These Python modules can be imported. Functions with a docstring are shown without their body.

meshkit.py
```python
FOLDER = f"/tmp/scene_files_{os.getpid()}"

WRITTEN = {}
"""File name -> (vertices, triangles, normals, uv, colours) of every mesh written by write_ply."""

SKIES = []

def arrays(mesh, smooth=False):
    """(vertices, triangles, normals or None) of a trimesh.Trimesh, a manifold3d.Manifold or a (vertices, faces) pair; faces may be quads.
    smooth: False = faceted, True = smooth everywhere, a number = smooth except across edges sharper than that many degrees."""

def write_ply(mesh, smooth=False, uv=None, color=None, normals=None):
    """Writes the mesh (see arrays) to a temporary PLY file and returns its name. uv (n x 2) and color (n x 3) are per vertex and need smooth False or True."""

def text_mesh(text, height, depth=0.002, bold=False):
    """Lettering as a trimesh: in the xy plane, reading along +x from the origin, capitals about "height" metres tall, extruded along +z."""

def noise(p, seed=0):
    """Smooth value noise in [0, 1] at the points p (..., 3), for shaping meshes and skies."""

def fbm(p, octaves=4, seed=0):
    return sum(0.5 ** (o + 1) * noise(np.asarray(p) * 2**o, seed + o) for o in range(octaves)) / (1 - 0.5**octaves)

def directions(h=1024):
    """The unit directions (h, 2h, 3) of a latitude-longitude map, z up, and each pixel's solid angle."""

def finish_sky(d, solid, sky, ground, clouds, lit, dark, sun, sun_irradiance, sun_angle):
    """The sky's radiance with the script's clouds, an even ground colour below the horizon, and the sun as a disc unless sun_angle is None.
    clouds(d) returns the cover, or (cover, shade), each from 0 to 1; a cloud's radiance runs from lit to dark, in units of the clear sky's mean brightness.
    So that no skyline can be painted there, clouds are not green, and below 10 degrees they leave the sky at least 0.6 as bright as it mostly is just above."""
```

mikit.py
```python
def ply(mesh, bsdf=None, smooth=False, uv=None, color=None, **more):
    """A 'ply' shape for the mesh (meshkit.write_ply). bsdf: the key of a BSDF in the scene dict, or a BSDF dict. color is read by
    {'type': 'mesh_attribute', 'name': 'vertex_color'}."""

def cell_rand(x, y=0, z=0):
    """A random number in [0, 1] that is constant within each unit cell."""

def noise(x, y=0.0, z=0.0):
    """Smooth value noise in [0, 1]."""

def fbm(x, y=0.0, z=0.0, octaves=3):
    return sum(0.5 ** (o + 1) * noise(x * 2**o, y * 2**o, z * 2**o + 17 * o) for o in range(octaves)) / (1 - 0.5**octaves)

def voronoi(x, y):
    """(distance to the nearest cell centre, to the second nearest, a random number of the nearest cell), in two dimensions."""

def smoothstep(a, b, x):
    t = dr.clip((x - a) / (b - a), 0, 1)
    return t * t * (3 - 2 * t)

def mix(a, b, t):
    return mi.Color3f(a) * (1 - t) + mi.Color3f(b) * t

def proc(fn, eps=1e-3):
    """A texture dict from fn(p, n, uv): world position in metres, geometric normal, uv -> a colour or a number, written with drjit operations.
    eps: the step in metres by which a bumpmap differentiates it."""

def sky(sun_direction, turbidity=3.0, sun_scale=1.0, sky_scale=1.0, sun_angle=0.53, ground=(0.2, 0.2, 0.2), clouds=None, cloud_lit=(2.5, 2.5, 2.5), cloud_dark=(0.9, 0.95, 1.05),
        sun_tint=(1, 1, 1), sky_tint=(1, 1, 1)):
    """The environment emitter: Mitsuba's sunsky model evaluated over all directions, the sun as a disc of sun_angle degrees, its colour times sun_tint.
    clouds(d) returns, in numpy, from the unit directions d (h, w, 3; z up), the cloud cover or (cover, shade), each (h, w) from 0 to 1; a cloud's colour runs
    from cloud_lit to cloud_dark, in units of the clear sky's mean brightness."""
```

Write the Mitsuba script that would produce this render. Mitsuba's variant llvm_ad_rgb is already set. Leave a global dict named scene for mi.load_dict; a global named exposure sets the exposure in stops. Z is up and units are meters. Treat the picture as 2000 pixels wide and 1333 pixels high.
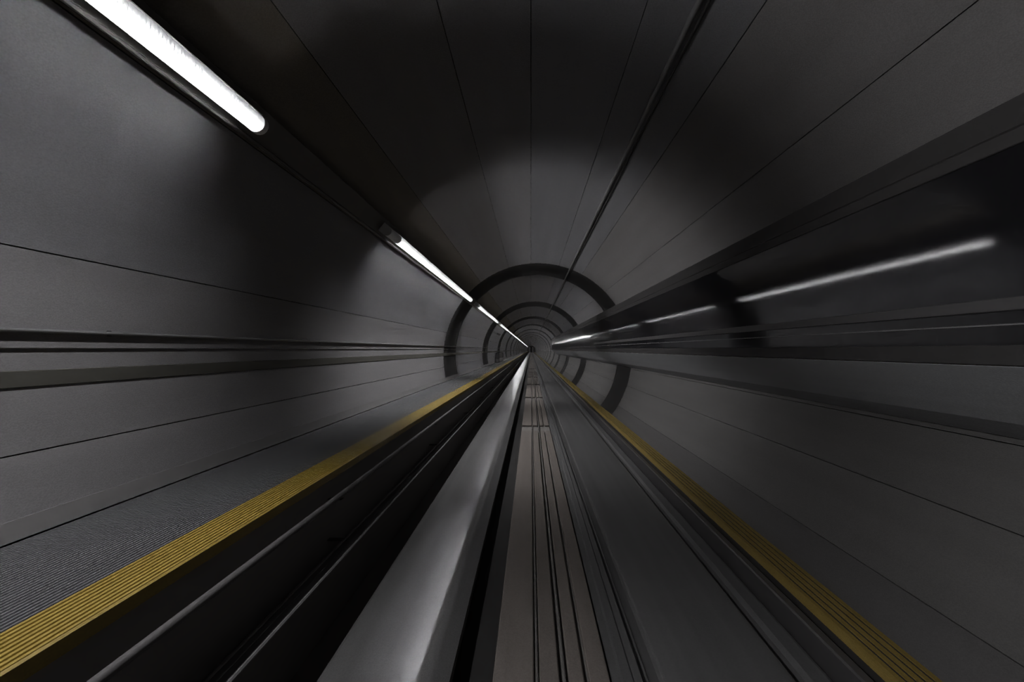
import math, random
import numpy as np
import trimesh
import mitsuba as mi
import drjit as dr
import mikit
from mikit import proc, noise, fbm, smoothstep, mix
from shapely.geometry import Polygon

random.seed(7)
T = mi.ScalarTransform4f
scene, labels = {}, {}

# ------------------------------------------------------------------ camera, light, exposure
U = 0.00792            # metres per layout unit (tunnel radius 404 units = 3.2 m)
EYE = 284 * U          # the camera's height above the centre slab
F_PX = 889.0           # focal length in pixels of the 2000 px wide frame
VPX, VPY = 1037.0, 683.0
D = F_PX * U           # metres along the tunnel per unit of "depth" (7.04 m)
scene['camera'] = {'type': 'perspective', 'fov': math.degrees(2 * math.atan(1000 / F_PX)), 'fov_axis': 'x',
                   'near_clip': 0.05, 'far_clip': 1000.0,
                   'principal_point_offset_x': (1000 - VPX) / 2000, 'principal_point_offset_y': (666.5 - VPY) / 1333,
                   'to_world': T().look_at(origin=[0, 0, EYE], target=[0, 10, EYE], up=[0, 0, 1])}
LAMP_RADIANCE = 360.0   # all light comes from the streak lamps of the tunnel
exposure = 0.0

# short lamps stretched to the length of their motion-blur streaks, in depth units
SPANS = [(-0.2, 0.485), (1.0, 2.217), (2.54, 4.02), (4.35, 5.80)]
k = 6.12
while k < 47.5:
    SPANS.append((k, k + 1.43)); k += 1.75
Y0, Y1 = -1.2 * D, 48.5 * D

# ------------------------------------------------------------------ materials
def diffuse(name, c, rough=0.6, spec=0.3, **kw):
    scene[name] = {'type': 'twosided', 'bsdf': {'type': 'principled', 'base_color': c if isinstance(c, dict) else {'type': 'rgb', 'value': list(c)},
                   'roughness': rough, 'specular': spec, **kw}}

def streaked(c, amount, kx=18.0, ky=0.25, seed=0.0, grain=0.25):
    """Concrete or metal worn along the tunnel: long streaks of dust and wear plus fine grain."""
    c = np.array(c)
    def fn(p, n, uv):
        s = fbm(p.x * kx + seed, p.y * ky, p.z * kx, octaves=3)
        g = noise(p.x * 140.0, p.y * 140.0, p.z * 140.0)
        k = 1.0 + amount * (s - 0.5) * 2 + grain * (g - 0.5)
        return mi.Color3f(*[float(v) for v in c]) * k
    return proc(fn)

diffuse('panel_grey', streaked((0.127, 0.124, 0.128), 0.10, 5.0, 0.3), 0.7, 0.2)
diffuse('panel_warm', streaked((0.124, 0.120, 0.120), 0.10, 5.0, 0.3, 31.0), 0.7, 0.2)
diffuse('panel_cool', streaked((0.124, 0.124, 0.131), 0.10, 5.0, 0.3, 57.0), 0.7, 0.2)
diffuse('panel_darker', streaked((0.080, 0.078, 0.077), 0.12, 5.0, 0.3, 77.0), 0.75, 0.2)  # darker grey for the lower right wall
diffuse('panel_brown', streaked((0.105, 0.095, 0.080), 0.10, 5.0, 0.3, 11.0), 0.7, 0.2)
diffuse('backing', (0.028, 0.028, 0.028), 0.9, 0.1)
diffuse('duct_dark', (0.042, 0.041, 0.036), 0.8, 0.15)
diffuse('band_dark', (0.016, 0.0155, 0.0155), 0.8, 0.12)  # near-black; on the lining it paints the shade of the lamp gaps
diffuse('black', (0.024, 0.023, 0.023), 0.8, 0.15)
diffuse('dark_metal', (0.035, 0.034, 0.035), 0.45, 0.5)
diffuse('tray_metal', (0.05, 0.047, 0.043), 0.5, 0.4)
diffuse('pipe_metal', (0.10, 0.10, 0.102), 0.35, 0.6)
diffuse('white_metal', (0.55, 0.55, 0.56), 0.5, 0.4)
diffuse('fin_grey', (0.32, 0.32, 0.325), 0.6, 0.2)
diffuse('deck_grey', streaked((0.064, 0.065, 0.068), 0.08, 8.0, 0.3, 3.0), 0.6, 0.3)
diffuse('yellow', streaked((0.168, 0.118, 0.020), 0.12, 12.0, 0.4, 9.0), 0.5, 0.4)
diffuse('kerb_grey', (0.118, 0.115, 0.116), 0.7, 0.2)
diffuse('fascia', (0.14, 0.134, 0.131), 0.85, 0.1)
diffuse('trench', (0.11, 0.105, 0.10), 0.9, 0.1)
diffuse('frame_black', (0.028, 0.027, 0.027), 0.8, 0.1)
diffuse('cable_grey', (0.055, 0.053, 0.054), 0.6, 0.3)
diffuse('yellow_worn', streaked((0.135, 0.096, 0.025), 0.15, 12.0, 0.4, 19.0), 0.6, 0.3)
diffuse('panel_base_shaded', streaked((0.065, 0.063, 0.063), 0.12, 5.0, 0.3, 91.0), 0.8, 0.15)  # lowest right panel, trough shadow put into its colour
diffuse('slab_brown', streaked((0.098, 0.087, 0.080), 0.12, 14.0, 0.3, 5.0), 0.8, 0.15)
diffuse('slab_grey', streaked((0.057, 0.057, 0.058), 0.18, 14.0, 0.3, 5.0), 0.7, 0.25)
diffuse('beam_steel', streaked((0.29, 0.29, 0.292), 0.15, 10.0, 0.3, 21.0), 0.21, 0.6, metallic=0.8)
diffuse('beam_sheenless', streaked((0.058, 0.058, 0.059), 0.22, 10.0, 0.3, 41.0), 0.42, 0.5)  # same beam material, darkened where no lamp reflection falls
diffuse('cable_steel', (0.16, 0.155, 0.15), 0.35, 0.6, metallic=0.5)
diffuse('sill_pale', streaked((0.20, 0.205, 0.213), 0.10, 10.0, 0.3, 71.0), 0.6, 0.3)
scene['dark_glass'] = {'type': 'twosided', 'bsdf': {'type': 'principled', 'base_color': {'type': 'rgb', 'value': [0.006, 0.006, 0.007]},
                       'roughness': 0.07, 'eta': 1.7}}

# ------------------------------------------------------------------ helpers
def numbered(key):
    if key not in scene and key not in labels: return key
    i = 1
    while f'{key}_{i:03d}' in scene or f'{key}_{i:03d}' in labels: i += 1
    return f'{key}_{i:03d}'

def obj(name, mesh, mat, parent=None, smooth=False, **more):
    key = numbered(f'{parent}__{name}' if parent else name)
    scene[key] = mikit.ply(mesh, mat, smooth=smooth, **more)
    return key

def thing(name, label, cat, group=None):
    key = numbered(name)
    labels[key] = {'label': label, 'category': cat}
    if group: labels[key]['group'] = group
    return key

def struct(key, label, cat):
    labels[key] = {'label': label, 'category': cat, 'kind': 'structure'}
    return key

def W(x, z):            # layout units -> metres in the cross-section
    return x * U, EYE + z * U

def prism(profile, y0, y1, units=True):
    """A closed (x, z) profile extruded along the tunnel from y0 to y1 (metres)."""
    pts = [W(x, z) for x, z in profile] if units else profile
    m = trimesh.creation.extrude_polygon(Polygon(pts), y1 - y0, engine='earcut')
    v = m.vertices.copy()
    m.vertices = np.c_[v[:, 0], v[:, 2] + y0, v[:, 1]]
    m.invert()
    m.fix_normals()
    return m

def rbox(x0, x1, z0, z1, y0, y1, c=0.8, units=True):
    """A box along the tunnel with chamfered long edges, in units (c too)."""
    return prism([(x0 + c, z0), (x1 - c, z0), (x1, z0 + c), (x1, z1 - c), (x1 - c, z1), (x0 + c, z1), (x0, z1 - c), (x0, z0 + c)], y0, y1, units)

def rod(x, z, r, y0, y1, n=14):
    return prism([(x + r * math.cos(a), z + r * math.sin(a)) for a in np.linspace(0, 2 * math.pi, n, endpoint=False)], y0, y1)

CX, CZ, R = 28.0, -33.0, 404.0
def on_circle(dx, dz, r=R):
    """Angle (about the tunnel's axis) where the sight line (dx, dz) from the eye meets the lining."""
    a = dx * dx + dz * dz; b = -2 * (dx * CX + dz * CZ); c = CX * CX + CZ * CZ - r * r
    t = (-b + math.sqrt(b * b - 4 * a * c)) / (2 * a)
    return math.atan2(dz * t - CZ, dx * t - CX)

def polar(a, r):
    return CX + r * math.cos(a), CZ + r * math.sin(a)

def arc_profile(a0, a1, r0, r1, n=None):
    n = n or max(3, int(abs(a1 - a0) / 0.045) + 1)
    A = np.linspace(a0, a1, n)
    return [polar(a, r0) for a in A] + [polar(a, r1) for a in A[::-1]]

def beside(a, r, pts):
    """Profile points (s along the lining, h towards the axis) set at angle a and radius r."""
    ca, sa = math.cos(a), math.sin(a)
    return [(CX + (r - h) * ca - s * sa, CZ + (r - h) * sa + s * ca) for s, h in pts]

# ------------------------------------------------------------------ the lining: backing shell and panels
# sight-line directions of the long joints seen in the photograph
A_DECK = on_circle(-1, -0.372) ; A_BASE = on_circle(-1, -0.330)
A_F = on_circle(-1, 0.20); A_TRAY0 = on_circle(-1, 0.730); A_TRAY1 = on_circle(-1, 0.90); A_LAMP = on_circle(-1, 0.812)
A_BR = on_circle(-1, 1.343); A_A = on_circle(-0.27, 1); A_B = on_circle(0.0, 1); A_C = on_circle(0.335, 1)
A_PIPE = on_circle(0.482, 1); A_D = on_circle(0.675, 1); A_E = on_circle(1.28, 1); A_TOP = on_circle(1, 0.44)
A_SILL = on_circle(1, -0.142); A_R1 = on_circle(1, -0.197); A_R2 = on_circle(1, -0.38); A_R3 = on_circle(1, -0.645); A_FLOOR = on_circle(1, -0.84)
def unwrap(a): return a if a >= 0 else a + 2 * math.pi
GAPS = [Y0] + [0.5 * (SPANS[i][1] + SPANS[i + 1][0]) * D for i in range(1, len(SPANS) - 1)] + [Y1]
NEAR = 13                                       # bays whose panels are single parts

def lining(key, label, cat, joints, mats, ya=None):
    ya = Y0 if ya is None else ya
    struct(key, label, cat)
    js = [unwrap(a) if key == 'wall_left' else a for a in joints]
    scene[key] = mikit.ply(prism(arc_profile(js[0], js[-1], R + 4, R + 9), ya, Y1), 'backing', smooth=20)
    half = 0.5 / R
    far = {}
    BW = lambda b: 0.004 if b < 0 else (1.25 if b < 1 else 1.6)         # half the width of the painted shade band at each lamp gap 
    for b in range(len(GAPS) - 1):
        if GAPS[b + 1] < ya + 2: continue
        for i in range(len(js) - 1):
            lo, hi = min(js[i], js[i + 1]) + half, max(js[i], js[i + 1]) - half
            dr_ = random.uniform(-0.35, 0.35)
            m = prism(arc_profile(lo, hi, R + dr_, R + 5), max(ya, GAPS[b] + BW(b - 1)), GAPS[b + 1] - BW(b))
            mat = mats[i] if isinstance(mats[i], str) else random.choice(mats[i])
            if b < NEAR: obj('panel', m, mat, key, smooth=20)
            else: far.setdefault(mat, []).append(m)
        if b < len(GAPS) - 2:
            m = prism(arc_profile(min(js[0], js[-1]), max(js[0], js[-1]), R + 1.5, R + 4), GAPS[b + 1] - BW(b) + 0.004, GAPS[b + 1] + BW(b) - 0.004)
            obj('shade_band', m, 'band_dark', key, smooth=20)  # dark ring painted in for the unlit zone between lamps
    for mat, ms in far.items():
        k = obj('far_panels', trimesh.util.concatenate(ms), mat, key, smooth=20)
        labels[k] = {'kind': 'stuff'}

G = ['panel_grey', 'panel_warm', 'panel_cool']
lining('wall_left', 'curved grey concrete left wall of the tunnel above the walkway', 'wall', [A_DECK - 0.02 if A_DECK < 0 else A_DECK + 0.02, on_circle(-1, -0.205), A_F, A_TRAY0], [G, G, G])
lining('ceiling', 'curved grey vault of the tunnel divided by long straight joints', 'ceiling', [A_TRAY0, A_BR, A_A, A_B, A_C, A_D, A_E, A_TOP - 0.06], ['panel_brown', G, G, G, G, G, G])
lining('wall_right', 'curved grey lower right wall of the tunnel below the dark glazing', 'wall', [A_SILL + 0.05, A_R1, A_R2, A_R3, A_FLOOR - 0.12], ['panel_darker', 'panel_darker', 'panel_darker', 'panel_base_shaded'])

# ------------------------------------------------------------------ floor and guideway
struct('floor', 'dark concrete base of the track bed', 'floor')
scene['floor'] = mikit.ply(rbox(-330, 345, -330, -312, Y0, Y1), 'trench')

obj('channel_lining', rbox(-73, -34, -311.9, -310, Y0, Y1, 0.3), 'band_dark', 'floor')

# central brown slab with its cable grooves: a run of slabs with sheave pits between them
PITS = [0.72 + 1.13 * i for i in range(1, 34)]
slab_prof = lambda x0, x1: [(x0 + 1.0, -311.5), (x1 - 1.0, -311.5), (x1 - 1.0, -285), (x1 - 2.0, -284), (x0 + 2.0, -284), (x0 + 1.0, -285)]
struct('floor_slab', 'brown concrete centre slab between the two running beams, grooved for the haul ropes', 'floor')
scene['floor_slab'] = mikit.ply(prism([(-33, -311.8), (68, -311.8), (68, -290), (-33, -290)], Y0, Y1), 'trench')
edges = [Y0] + [p * D for p in PITS] + [Y1]
farm = []
for i in range(len(edges) - 1):
    y0, y1 = edges[i] + (0.0 if i == 0 else 0.45), edges[i + 1] - (0.0 if i == len(edges) - 2 else 0.45)
    for x0, x1 in ((-33, 2.5), (7.5, 24.5), (32.5, 46), (50.5, 68)):
        m = prism([(x0, -290), (x1, -290), (x1, -285), (x1 - 1.0, -284), (x0 + 1.0, -284), (x0, -285)], y0, y1)
        if i < 12: obj('strip', m, 'slab_brown', 'floor_slab')
        else: farm.append(m)
labels[obj('far_strips', trimesh.util.concatenate(farm), 'slab_brown', 'floor_slab')] = {'kind': 'stuff'}

def beam(label, prof, mat, web=None):
    t = thing('running_beam', label, 'guide beam')
    obj('running_surface', prism(prof, Y0, Y1), mat, t, smooth=25)
    if web: obj('web', prism(web, Y0, Y1), 'trench', t)
    return t
shoulder = [(-95, -270.0), (-90, -270.25), (-86, -270.8), (-83, -271.8), (-81, -273.2)]
beam('broad polished steel running beam with a bright highlight, left of the brown centre slab',
     [(-176, -283), (-71, -283), (-69, -281)] + shoulder[::-1] + [(-172, -270), (-175, -271.5), (-176, -274)], 'beam_steel', [(-172, -311.5), (-74, -311.5), (-74, -283.2), (-172, -283.2)])
beam('broad grey running beam on the right, coloured dull for missing lamp sheen, between the centre slab and yellow rail cover',
     [(106, -311.5), (218, -311.5), (218, -274), (216, -271), (213, -270), (111, -270), (108, -271), (106, -274)], 'beam_sheenless')
t = thing('drain_channel', 'grey stepped metal channel between the brown slab and right running beam', 'channel')
obj('channel_plate', prism([(70, -311.5), (105, -311.5), (105, -296), (97, -296), (97, -288), (90, -288), (88, -286), (80, -286), (78, -289), (70, -289)], Y0, Y1), 'slab_grey', t)

def rope(x, z, r, label):
    """Haul rope: a twisted core whose strands stand out."""
    t = thing('haul_rope', label, 'cable')
    m = rod(x, z, r * 0.8, Y0, Y1, 8)
    obj('core', m, 'cable_steel', t, smooth=50)
    parts = []
    n_y = 260
    ys = np.linspace(1.6, 14.0, n_y)
    for s in range(6):
        a = ys / 0.16 * 2 * math.pi / 1.0 + s * math.pi / 3
        X, Z = (x + r * 0.75 * np.cos(a)) * U, EYE + (z + r * 0.75 * np.sin(a)) * U
        ring = np.linspace(0, 2 * math.pi, 5, endpoint=False)
        v = np.stack([np.stack([X + r * U * 0.42 * math.cos(q), ys, Z + r * U * 0.42 * math.sin(q)], 1) for q in ring], 1).reshape(-1, 3)
        i, j = np.meshgrid(np.arange(n_y - 1), np.arange(5), indexing='ij')
        q = np.stack([i * 5 + j, i * 5 + (j + 1) % 5, (i + 1) * 5 + (j + 1) % 5, (i + 1) * 5 + j], -1).reshape(-1, 4)
        parts.append(trimesh.Trimesh(v, np.vstack([q[:, [0, 2, 1]], q[:, [0, 3, 2]]]), process=False))
    for p in parts: obj('strand', p, 'cable_steel', t, smooth=True)
rope(5.0, -285.0, 1.2, 'thin twisted steel rope in the narrow groove of the brown slab')
rope(28.5, -284.0, 1.7, 'thicker steel rope in the wide dark groove of the brown slab')

for i, p in enumerate(PITS):
    y = p * D
    t = thing('rope_sheave', ['dark roller pair in the nearest cross pit of the brown centre slab', 'dark roller pair in the second cross pit of the brown centre slab', 'dark roller pair in the third cross pit of the brown centre slab'][i] if i < 3 else 'tiny dark roller pair in a distant cross pit of the centre slab', 'pulley', 'rope sheaves along the centre slab')
    for x in (5.0, 28.5):
        m = trimesh.creation.revolve([(0, -3), (8, -3), (9, -2.6), (7, -0.8), (7, 0.8), (9, 2.6), (8, 3), (0, 3)], sections=16 if i < 6 else 8)
        m.apply_transform(trimesh.transformations.rotation_matrix(math.pi / 2, [0, 1, 0]))
        m.apply_scale(U)
        m.apply_translation([x * U, y, EYE - 296.0 * U])
        obj('wheel', m, 'dark_metal', t, smooth=30)
    b = rbox(-6, 40, -299, -295, y - 0.03, y + 0.03, 0.5)
    obj('axle', b, 'black', t)

# ------------------------------------------------------------------ left walkway
ZD = -135.0
struct('walkway', 'raised ribbed grey walkway along the left wall', 'walkway')
scene['walkway'] = mikit.ply(prism([(-372, ZD - 10), (-226, ZD - 10), (-226, -311.5), (-300, -311.5)], Y0, Y1), 'fascia')
def ribbed(x0, x1, z, n, groove, depth, bottom):
    w = (x1 - x0) / n
    top = []
    for i in range(n):
        a = x0 + i * w
        top += [(a + groove / 2, z - depth), (a + groove / 2 + 0.25, z), (a + w - groove / 2 - 0.25, z), (a + w - groove / 2, z - depth)]
    return top[::-1] + [(x0, bottom), (x1, bottom)]
deck = ribbed(-360.1, -252.5, ZD, 35, 1.3, 0.9, ZD - 9.5)
far = []
for b in range(len(GAPS) - 1):
    m = prism(deck, GAPS[b] + 0.003, GAPS[b + 1] - 0.003)
    if b < NEAR: obj('deck_panel', m, 'deck_grey', 'walkway')
    else: far.append(m)
labels[obj('far_deck', trimesh.util.concatenate(far), 'deck_grey', 'walkway')] = {'kind': 'stuff'}
t = thing('edge_nosing', 'yellow ribbed safety edging along the left walkway', 'edging')
obj('ribbed_top', prism(ribbed(-252, -221, ZD + 0.4, 9, 1.1, 0.9, ZD - 9.5), Y0, Y1), 'yellow', t)
obj('front_lip', prism([(-221, ZD - 7), (-219.5, ZD - 7), (-219.5, ZD - 0.5), (-221, ZD + 0.4)], Y0, Y1), 'yellow', t)
struct('baseboard_left', 'low grey concrete skirting where left wall meets the walkway', 'baseboard')
scene['baseboard_left'] = mikit.ply(prism(arc_profile(unwrap(A_BASE), unwrap(A_DECK) - 0.0006, R - 2.6, R - 0.6), Y0, Y1), 'kerb_grey', smooth=20)

t = thing('fascia_cable', 'grey cable run along the dark face below yellow walkway edging', 'cable')
obj('cable', rod(-213, -163, 3.0, Y0, Y1), 'cable_grey', t, smooth=50)
for i in range(14): obj('bracket', rbox(-225.8, -210, -167.4, -166.1, -4 + 4.0 * i, -3.96 + 4.0 * i, 0.3), 'frame_black', t)
t = thing('fascia_conduit', 'thin grey conduit low on the dark face beside left running beam', 'pipe')
obj('conduit', rod(-206, -210, 1.4, Y0, Y1), 'cable_grey', t, smooth=50)
for i in range(14): obj('bracket', rbox(-225.8, -204.5, -212.8, -211.5, -4 + 4.0 * i, -3.96 + 4.0 * i, 0.3), 'frame_black', t)
t = thing('fascia_ledge', 'narrow dark metal ledge low on the walkway face, below the thin conduit', 'ledge')
obj('ledge', prism([(-226, -234), (-206, -230), (-200, -222), (-201, -220.5), (-208, -220.5), (-226, -228)], Y0, Y1), 'pipe_metal', t)

# ------------------------------------------------------------------ left wall fittings
def wall_at(z, inset=0.0):
    return CX - math.sqrt((R - inset) ** 2 - (z - CZ) ** 2)
t = thing('wall_handrail', 'grey tubular handrail along left wall at eye level', 'handrail')
zr = 14.0
obj('rail', rod(wall_at(zr) + 2.0, zr, 1.5, Y0, Y1), 'pipe_metal', t, smooth=50)
for i in range(60):
    y = 0.9 * D * (i - 2) * 0.5
    if y > 20 * D: break
    obj('bracket', rbox(wall_at(zr) + 0.5, wall_at(zr) + 1.2, zr - 2.6, zr + 2.6, y, y + 0.03, 0.3), 'dark_metal', t)
t = thing('wall_cable', 'thin dark cable below the handrail on left wall', 'cable')
obj('cable', rod(wall_at(1) + 1.0, 1.0, 0.55, Y0, Y1), 'dark_metal', t, smooth=50)
t = thing('cable_duct', 'long dark cable duct on left wall below the handrail', 'duct')
obj('duct', prism([(wall_at(-28) + 0.6, -28), (wall_at(-28) + 1.3, -27.6), (wall_at(-22) + 1.4, -22), (wall_at(-16) + 1.3, -16), (wall_at(-15) + 0.6, -15.5)], Y0, Y1), 'duct_dark', t)

# ------------------------------------------------------------------ lamp tray and streak lamps
t = thing('cable_tray', 'continuous brown metal cable tray carrying the streak lamps along left vault', 'cable tray')
obj('base_plate', prism(arc_profile(A_TRAY0 - 0.006, A_TRAY1, R - 8.5, R - 1), Y0, Y1), 'tray_metal', t)
al = on_circle(-1, 0.752)
obj('lip', prism(beside(al, R - 8.8, [(-2, 0), (2, 0), (2, 1), (1, 2), (-1, 2), (-2, 1)]), Y0, Y1), 'tray_metal', t, smooth=30)

TUBE_R, FIN_R, PITCH = 0.025 / U, 0.068 / U, 0.027      # tube and added baffle radii (units), baffle spacing (m)
SHIFT = -3.0                                              # added baffles set deeper on the crown's side to darken it
def half_disc(r, r_in, c, n=11):
    """Half ring about the point h = c above the tray, open towards the tray, with straight cheeks down to the housing."""
    A = np.linspace(0, math.pi, n)
    return [(SHIFT + r * math.cos(q), c + r * math.sin(q)) for q in A] + [(SHIFT - r, 0)] + [(-r_in, 0)] + [(r_in * math.cos(q), c + r_in * math.sin(q)) for q in A[::-1]] + [(r_in, 0), (SHIFT + r, 0)]
BAFFLED = 5                                            # lamps with added baffles; farther ones are nearly bare tubes
order = ['nearest', 'second', 'third', 'fourth', 'fifth', 'sixth', 'seventh', 'eighth']
for i, (d0, d1) in enumerate(SPANS):
    y0, y1 = d0 * D, d1 * D
    if i == 0: lab, grp = 'large white lamp stretched to its blur streak, cut off by the top edge, nearest of the row', None
    elif i < 8: lab, grp = f'white lamp on left vault stretched to its blur streak, {order[i]} of the row from the viewer', None
    else: lab, grp = 'tiny distant white streak lamp merging into the bright line far down the tunnel', 'distant streak lamps'
    t = thing('streak_lamp', lab, 'lamp', grp or 'near streak lamps')
    rb = R - 17
    c = 5.5
    obj('housing', prism(beside(A_LAMP, rb, [(SHIFT - FIN_R - 1.2, -7.4), (SHIFT + FIN_R, -7.4), (SHIFT + FIN_R, 0.8), (SHIFT - FIN_R - 0.3, 0.8), (SHIFT - FIN_R - 0.3, 3.0), (SHIFT - FIN_R - 1.2, 3.0)]), y0 - 0.04, y1 + 0.04), 'white_metal', t)  # raised cheek on the crown side is added to shade the vault
    # the lit tube: the half of it that faces the tunnel
    A = np.linspace(-0.05 * math.pi, 1.05 * math.pi, 9)
    pts = np.array([W(*q) for q in beside(A_LAMP, rb, [(TUBE_R * math.cos(q), c + TUBE_R * math.sin(q)) for q in A])])
    n_ = len(pts)
    v = np.vstack([np.c_[pts[:, 0], np.full(n_, y0), pts[:, 1]], np.c_[pts[:, 0], np.full(n_, y1), pts[:, 1]]])
    f = np.array([[j, j + 1, n_ + j + 1] for j in range(n_ - 1)] + [[j, n_ + j + 1, n_ + j] for j in range(n_ - 1)])
    mid = W(*beside(A_LAMP, rb, [(0, c)])[0])
    nn = np.cross(v[f[0, 1]] - v[f[0, 0]], v[f[0, 2]] - v[f[0, 0]])
    if nn @ (v[f[0, 0]] - np.array([mid[0], y0, mid[1]])) < 0: f = f[:, ::-1]
    wgt = [3.0, 4.0, 1.8, 1.0, 0.6][i] if i < 5 else max(0.10, 2.0 / i)
    L = LAMP_RADIANCE if i < BAFFLED else LAMP_RADIANCE / 3.2
    scene[f'{t}__tube'] = mikit.ply((v, f), 'white_metal', emitter={'type': 'area', 'radiance': {'type': 'rgb', 'value': [L, L * 0.985, L * 0.985]}, 'sampling_weight': wgt})
    ys = np.arange(y0, y1 + 1e-6, PITCH if i < BAFFLED else 1.2)
    one = prism(beside(A_LAMP, rb, half_disc(FIN_R, TUBE_R + 0.4, c)), 0, 0.001)
    V = (one.vertices[None] + np.array([[0, y, 0] for y in ys])[:, None]).reshape(-1, 3)
    Fc = (one.faces[None] + (np.arange(len(ys)) * len(one.vertices))[:, None, None]).reshape(-1, 3)
    obj('added_baffle', trimesh.Trimesh(V, Fc, process=False), 'fin_grey', t)  # fins added to cut off the light along the tunnel
    cap = beside(A_LAMP, rb, [(SHIFT + FIN_R * 1.03 * math.cos(q), c + FIN_R * 1.03 * math.sin(q)) for q in np.linspace(0, math.pi, 13)] + [(SHIFT - FIN_R * 1.03, -7.4), (SHIFT + FIN_R * 1.03, -7.4)])
    obj('end_cap', prism(cap, y0 - 0.50, y0 - 0.01), 'white_metal', t)
    obj('end_cap', prism(cap, y1 + 0.01, y1 + 0.06), 'white_metal', t)

# ------------------------------------------------------------------ conduit on the vault
t = thing('vault_conduit', 'grey steel conduit along the right of the vault', 'pipe')
obj('pipe', prism([(x, z) for x, z in beside(A_PIPE, R, [(3.2 * math.cos(a), 3.6 + 3.2 * math.sin(a)) for a in np.linspace(0, 2 * math.pi, 14, endpoint=False)])], Y0, Y1), 'pipe_metal', t, smooth=50)
t = thing('vault_cable', 'thin black cable clipped beside the steel conduit on the vault', 'cable')
obj('cable', prism([(x, z) for x, z in beside(A_PIPE, R, [(-9 + 1.5 * math.cos(a), 2.4 + 1.5 * math.sin(a)) for a in np.linspace(0, 2 * math.pi, 10, endpoint=False)])], Y0, Y1), 'black', t, smooth=50)

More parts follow.
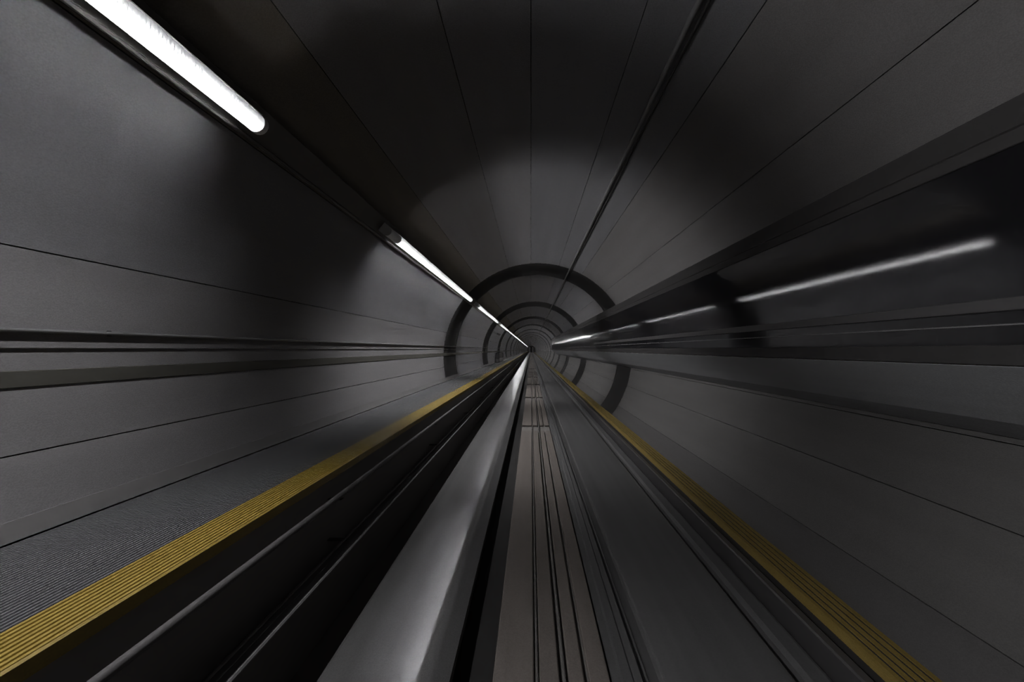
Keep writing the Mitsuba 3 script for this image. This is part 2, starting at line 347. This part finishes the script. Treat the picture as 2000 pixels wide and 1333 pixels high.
# ------------------------------------------------------------------ dark glazed gallery on the right
GX, GY1 = 321.0, 8.0 * D
t = thing('glazed_gallery', 'long dark glazed gallery along right wall mirroring the lamps', 'glazing')
obj('fascia', rbox(GX, GX + 8, 147, 168, Y0, GY1, 1.0), 'black', t)
obj('roof', prism([(GX + 6, 166), (GX + 30, 178), (GX + 60, 190), (GX + 60, 186), (GX + 6, 160)], Y0, GY1), 'black', t)
obj('top_rail', rbox(GX + 0.5, GX + 6, 136, 147, Y0, GY1, 0.6), 'frame_black', t)
obj('glass', rbox(GX + 2, GX + 5, 2, 137, Y0, GY1, 0.2), 'dark_glass', t)
obj('grey_strip', rbox(GX - 1, GX + 2.5, 26, 35, Y0, 2.6 * D, 0.6), 'dark_metal', t)  # dark grey strip along the glass, stopping partway
obj('trim', rbox(GX + 0.5, GX + 2.5, 16.2, 17.4, Y0, GY1, 0.2), 'pipe_metal', t)
obj('bottom_rail', rbox(GX, GX + 6, -11, 3, Y0, GY1, 0.6), 'frame_black', t)
obj('back_panel', rbox(GX + 6, GX + 9, -11, 166, Y0, GY1, 0.3), 'black', t)
obj('end_panel', prism([(GX + 2, -11), (GX + 95, -11), (GX + 50, 166), (GX + 2, 166)], GY1, GY1 + 0.05), 'dark_metal', t)
obj('lower_panel', prism([(GX + 0.6, -11.4), (388, -56.5), (428, -74), (426, -78), (387, -59.5), (GX + 1.2, -12.2)], Y0, GY1), 'sill_pale', t)
labels[t + '__lower_panel'] = {'label': 'sloping pale grey lower panel'}
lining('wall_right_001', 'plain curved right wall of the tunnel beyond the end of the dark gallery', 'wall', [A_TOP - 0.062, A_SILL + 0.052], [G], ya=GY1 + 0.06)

# ------------------------------------------------------------------ yellow rail cover on the right
t = thing('power_rail', 'conductor rail under a grooved yellow cover along the lower right wall', 'rail')
cov = ribbed(275, 310, -249, 5, 2.4, 3.0, -258)
obj('cover', prism(cov, Y0, Y1), 'yellow_worn', t)
for i in range(1, 5):
    obj('groove_shade', rbox(275 + 7 * i - 0.75, 275 + 7 * i + 0.75, -251.9, -249.6, Y0, Y1, 0.1), 'black', t)  # black strips added so the lit grooves read as shaded
obj('support', rbox(284, 305, -311.5, -258, Y0, Y1, 1.0), 'black', t)
obj('rail', rbox(262, 272, -311.5, -262, Y0, Y1, 1.5), 'dark_metal', t)
t = thing('side_trough', 'dark grey cable trough between right running beam and conductor rail', 'trough')
obj('trough', prism([(222, -311.5), (258, -311.5), (258, -284), (254, -282), (240, -282), (236, -286), (226, -286), (222, -290)], Y0, Y1), 'slab_grey', t)

# ------------------------------------------------------------------ far end
struct('wall_back', 'dark far end wall closing the tunnel', 'wall')
circ = prism([polar(a, R + 6) for a in np.linspace(0, 2 * math.pi, 40, endpoint=False)], Y1, Y1 + 0.3)
scene['wall_back'] = mikit.ply(circ, 'fascia')
t = thing('end_portal', 'pale upright posts and dark doors far away at the tunnel end', 'portal')
obj('post', rbox(-175, -75, -269.8, 240, Y1 - 1.2, Y1 - 0.4, 4), 'white_metal', t)
obj('post', rbox(130, 216, -269.8, 240, Y1 - 1.2, Y1 - 0.4, 4), 'white_metal', t)
obj('lintel', rbox(-175, 216, 240.2, 300, Y1 - 1.2, Y1 - 0.4, 4), 'black', t)
obj('door', rbox(-68, 104, -269.8, 240, Y1 - 0.8, Y1 - 0.4, 4), 'black', t)

# ------------------------------------------------------------------ small fittings far down the tunnel
def cabinet(d0, d1, z1, label):
    t = thing('equipment_cabinet', label, 'cabinet')
    y0, y1 = d0 * D, d1 * D
    x0 = -357.0
    obj('body', rbox(x0, x0 + 34, ZD + 0.5, z1, y0, y1, 1.0), 'black', t)
    obj('door', rbox(x0 + 3, x0 + 31, ZD + 40, z1 - 4, y0 - 0.03, y0 - 0.004, 0.8), 'dark_metal', t)
    obj('lower_panel', rbox(x0 + 3, x0 + 31, ZD + 4, ZD + 37, y0 - 0.03, y0 - 0.004, 0.8), 'pipe_metal', t)
    obj('side_panel', rbox(x0 + 34.3, x0 + 35.5, ZD + 6, ZD + 45, y0 + 0.3, y1 - 0.3, 0.3), 'pipe_metal', t)
    obj('handle', rbox(x0 + 26, x0 + 28, ZD + 66, ZD + 76, y0 - 0.06, y0 - 0.035, 0.3), 'pipe_metal', t)
cabinet(5.2, 6.0, -34, 'dark equipment cabinet with grey lower panel on left walkway')
cabinet(13.4, 14.6, -20, 'small distant black cabinet on left walkway, farther than the grey paneled one')

t = thing('junction_box', 'small grey junction box with short conduits high on left wall', 'junction box')
aj = on_circle(-1, 0.47)
jb = lambda s0, s1, h0, h1: beside(aj, R - 1, [(s0, h0), (s1, h0), (s1, h1), (s0, h1)])
obj('box', prism(jb(-9, 9, 0, 9), 5.0 * D, 5.35 * D), 'dark_metal', t)
for q in (-5, 5):
    obj('conduit', prism(jb(q - 1.2, q + 1.2, 0.5, 3), 4.2 * D, 5.0 * D - 0.005), 'dark_metal', t)

t = thing('vault_sensor', 'small dark box hanging under the crown far down the tunnel', 'sensor')
obj('body', rbox(-16, 16, 352, 364, 15.0 * D, 15.0 * D + 0.4, 2), 'black', t)
obj('stem', rbox(-4, 4, 364.3, 369.5, 15.0 * D + 0.1, 15.0 * D + 0.3, 0.5), 'black', t)

t = thing('marker_plate', 'small yellow marker plate low beside left running beam', 'marker')
obj('plate', rbox(-195, -185, -226, -206, 5.75 * D, 5.75 * D + 0.02, 0.8), 'yellow', t)
obj('post', rbox(-192, -188, -311.5, -206, 5.75 * D + 0.025, 5.75 * D + 0.055, 0.5), 'black', t)
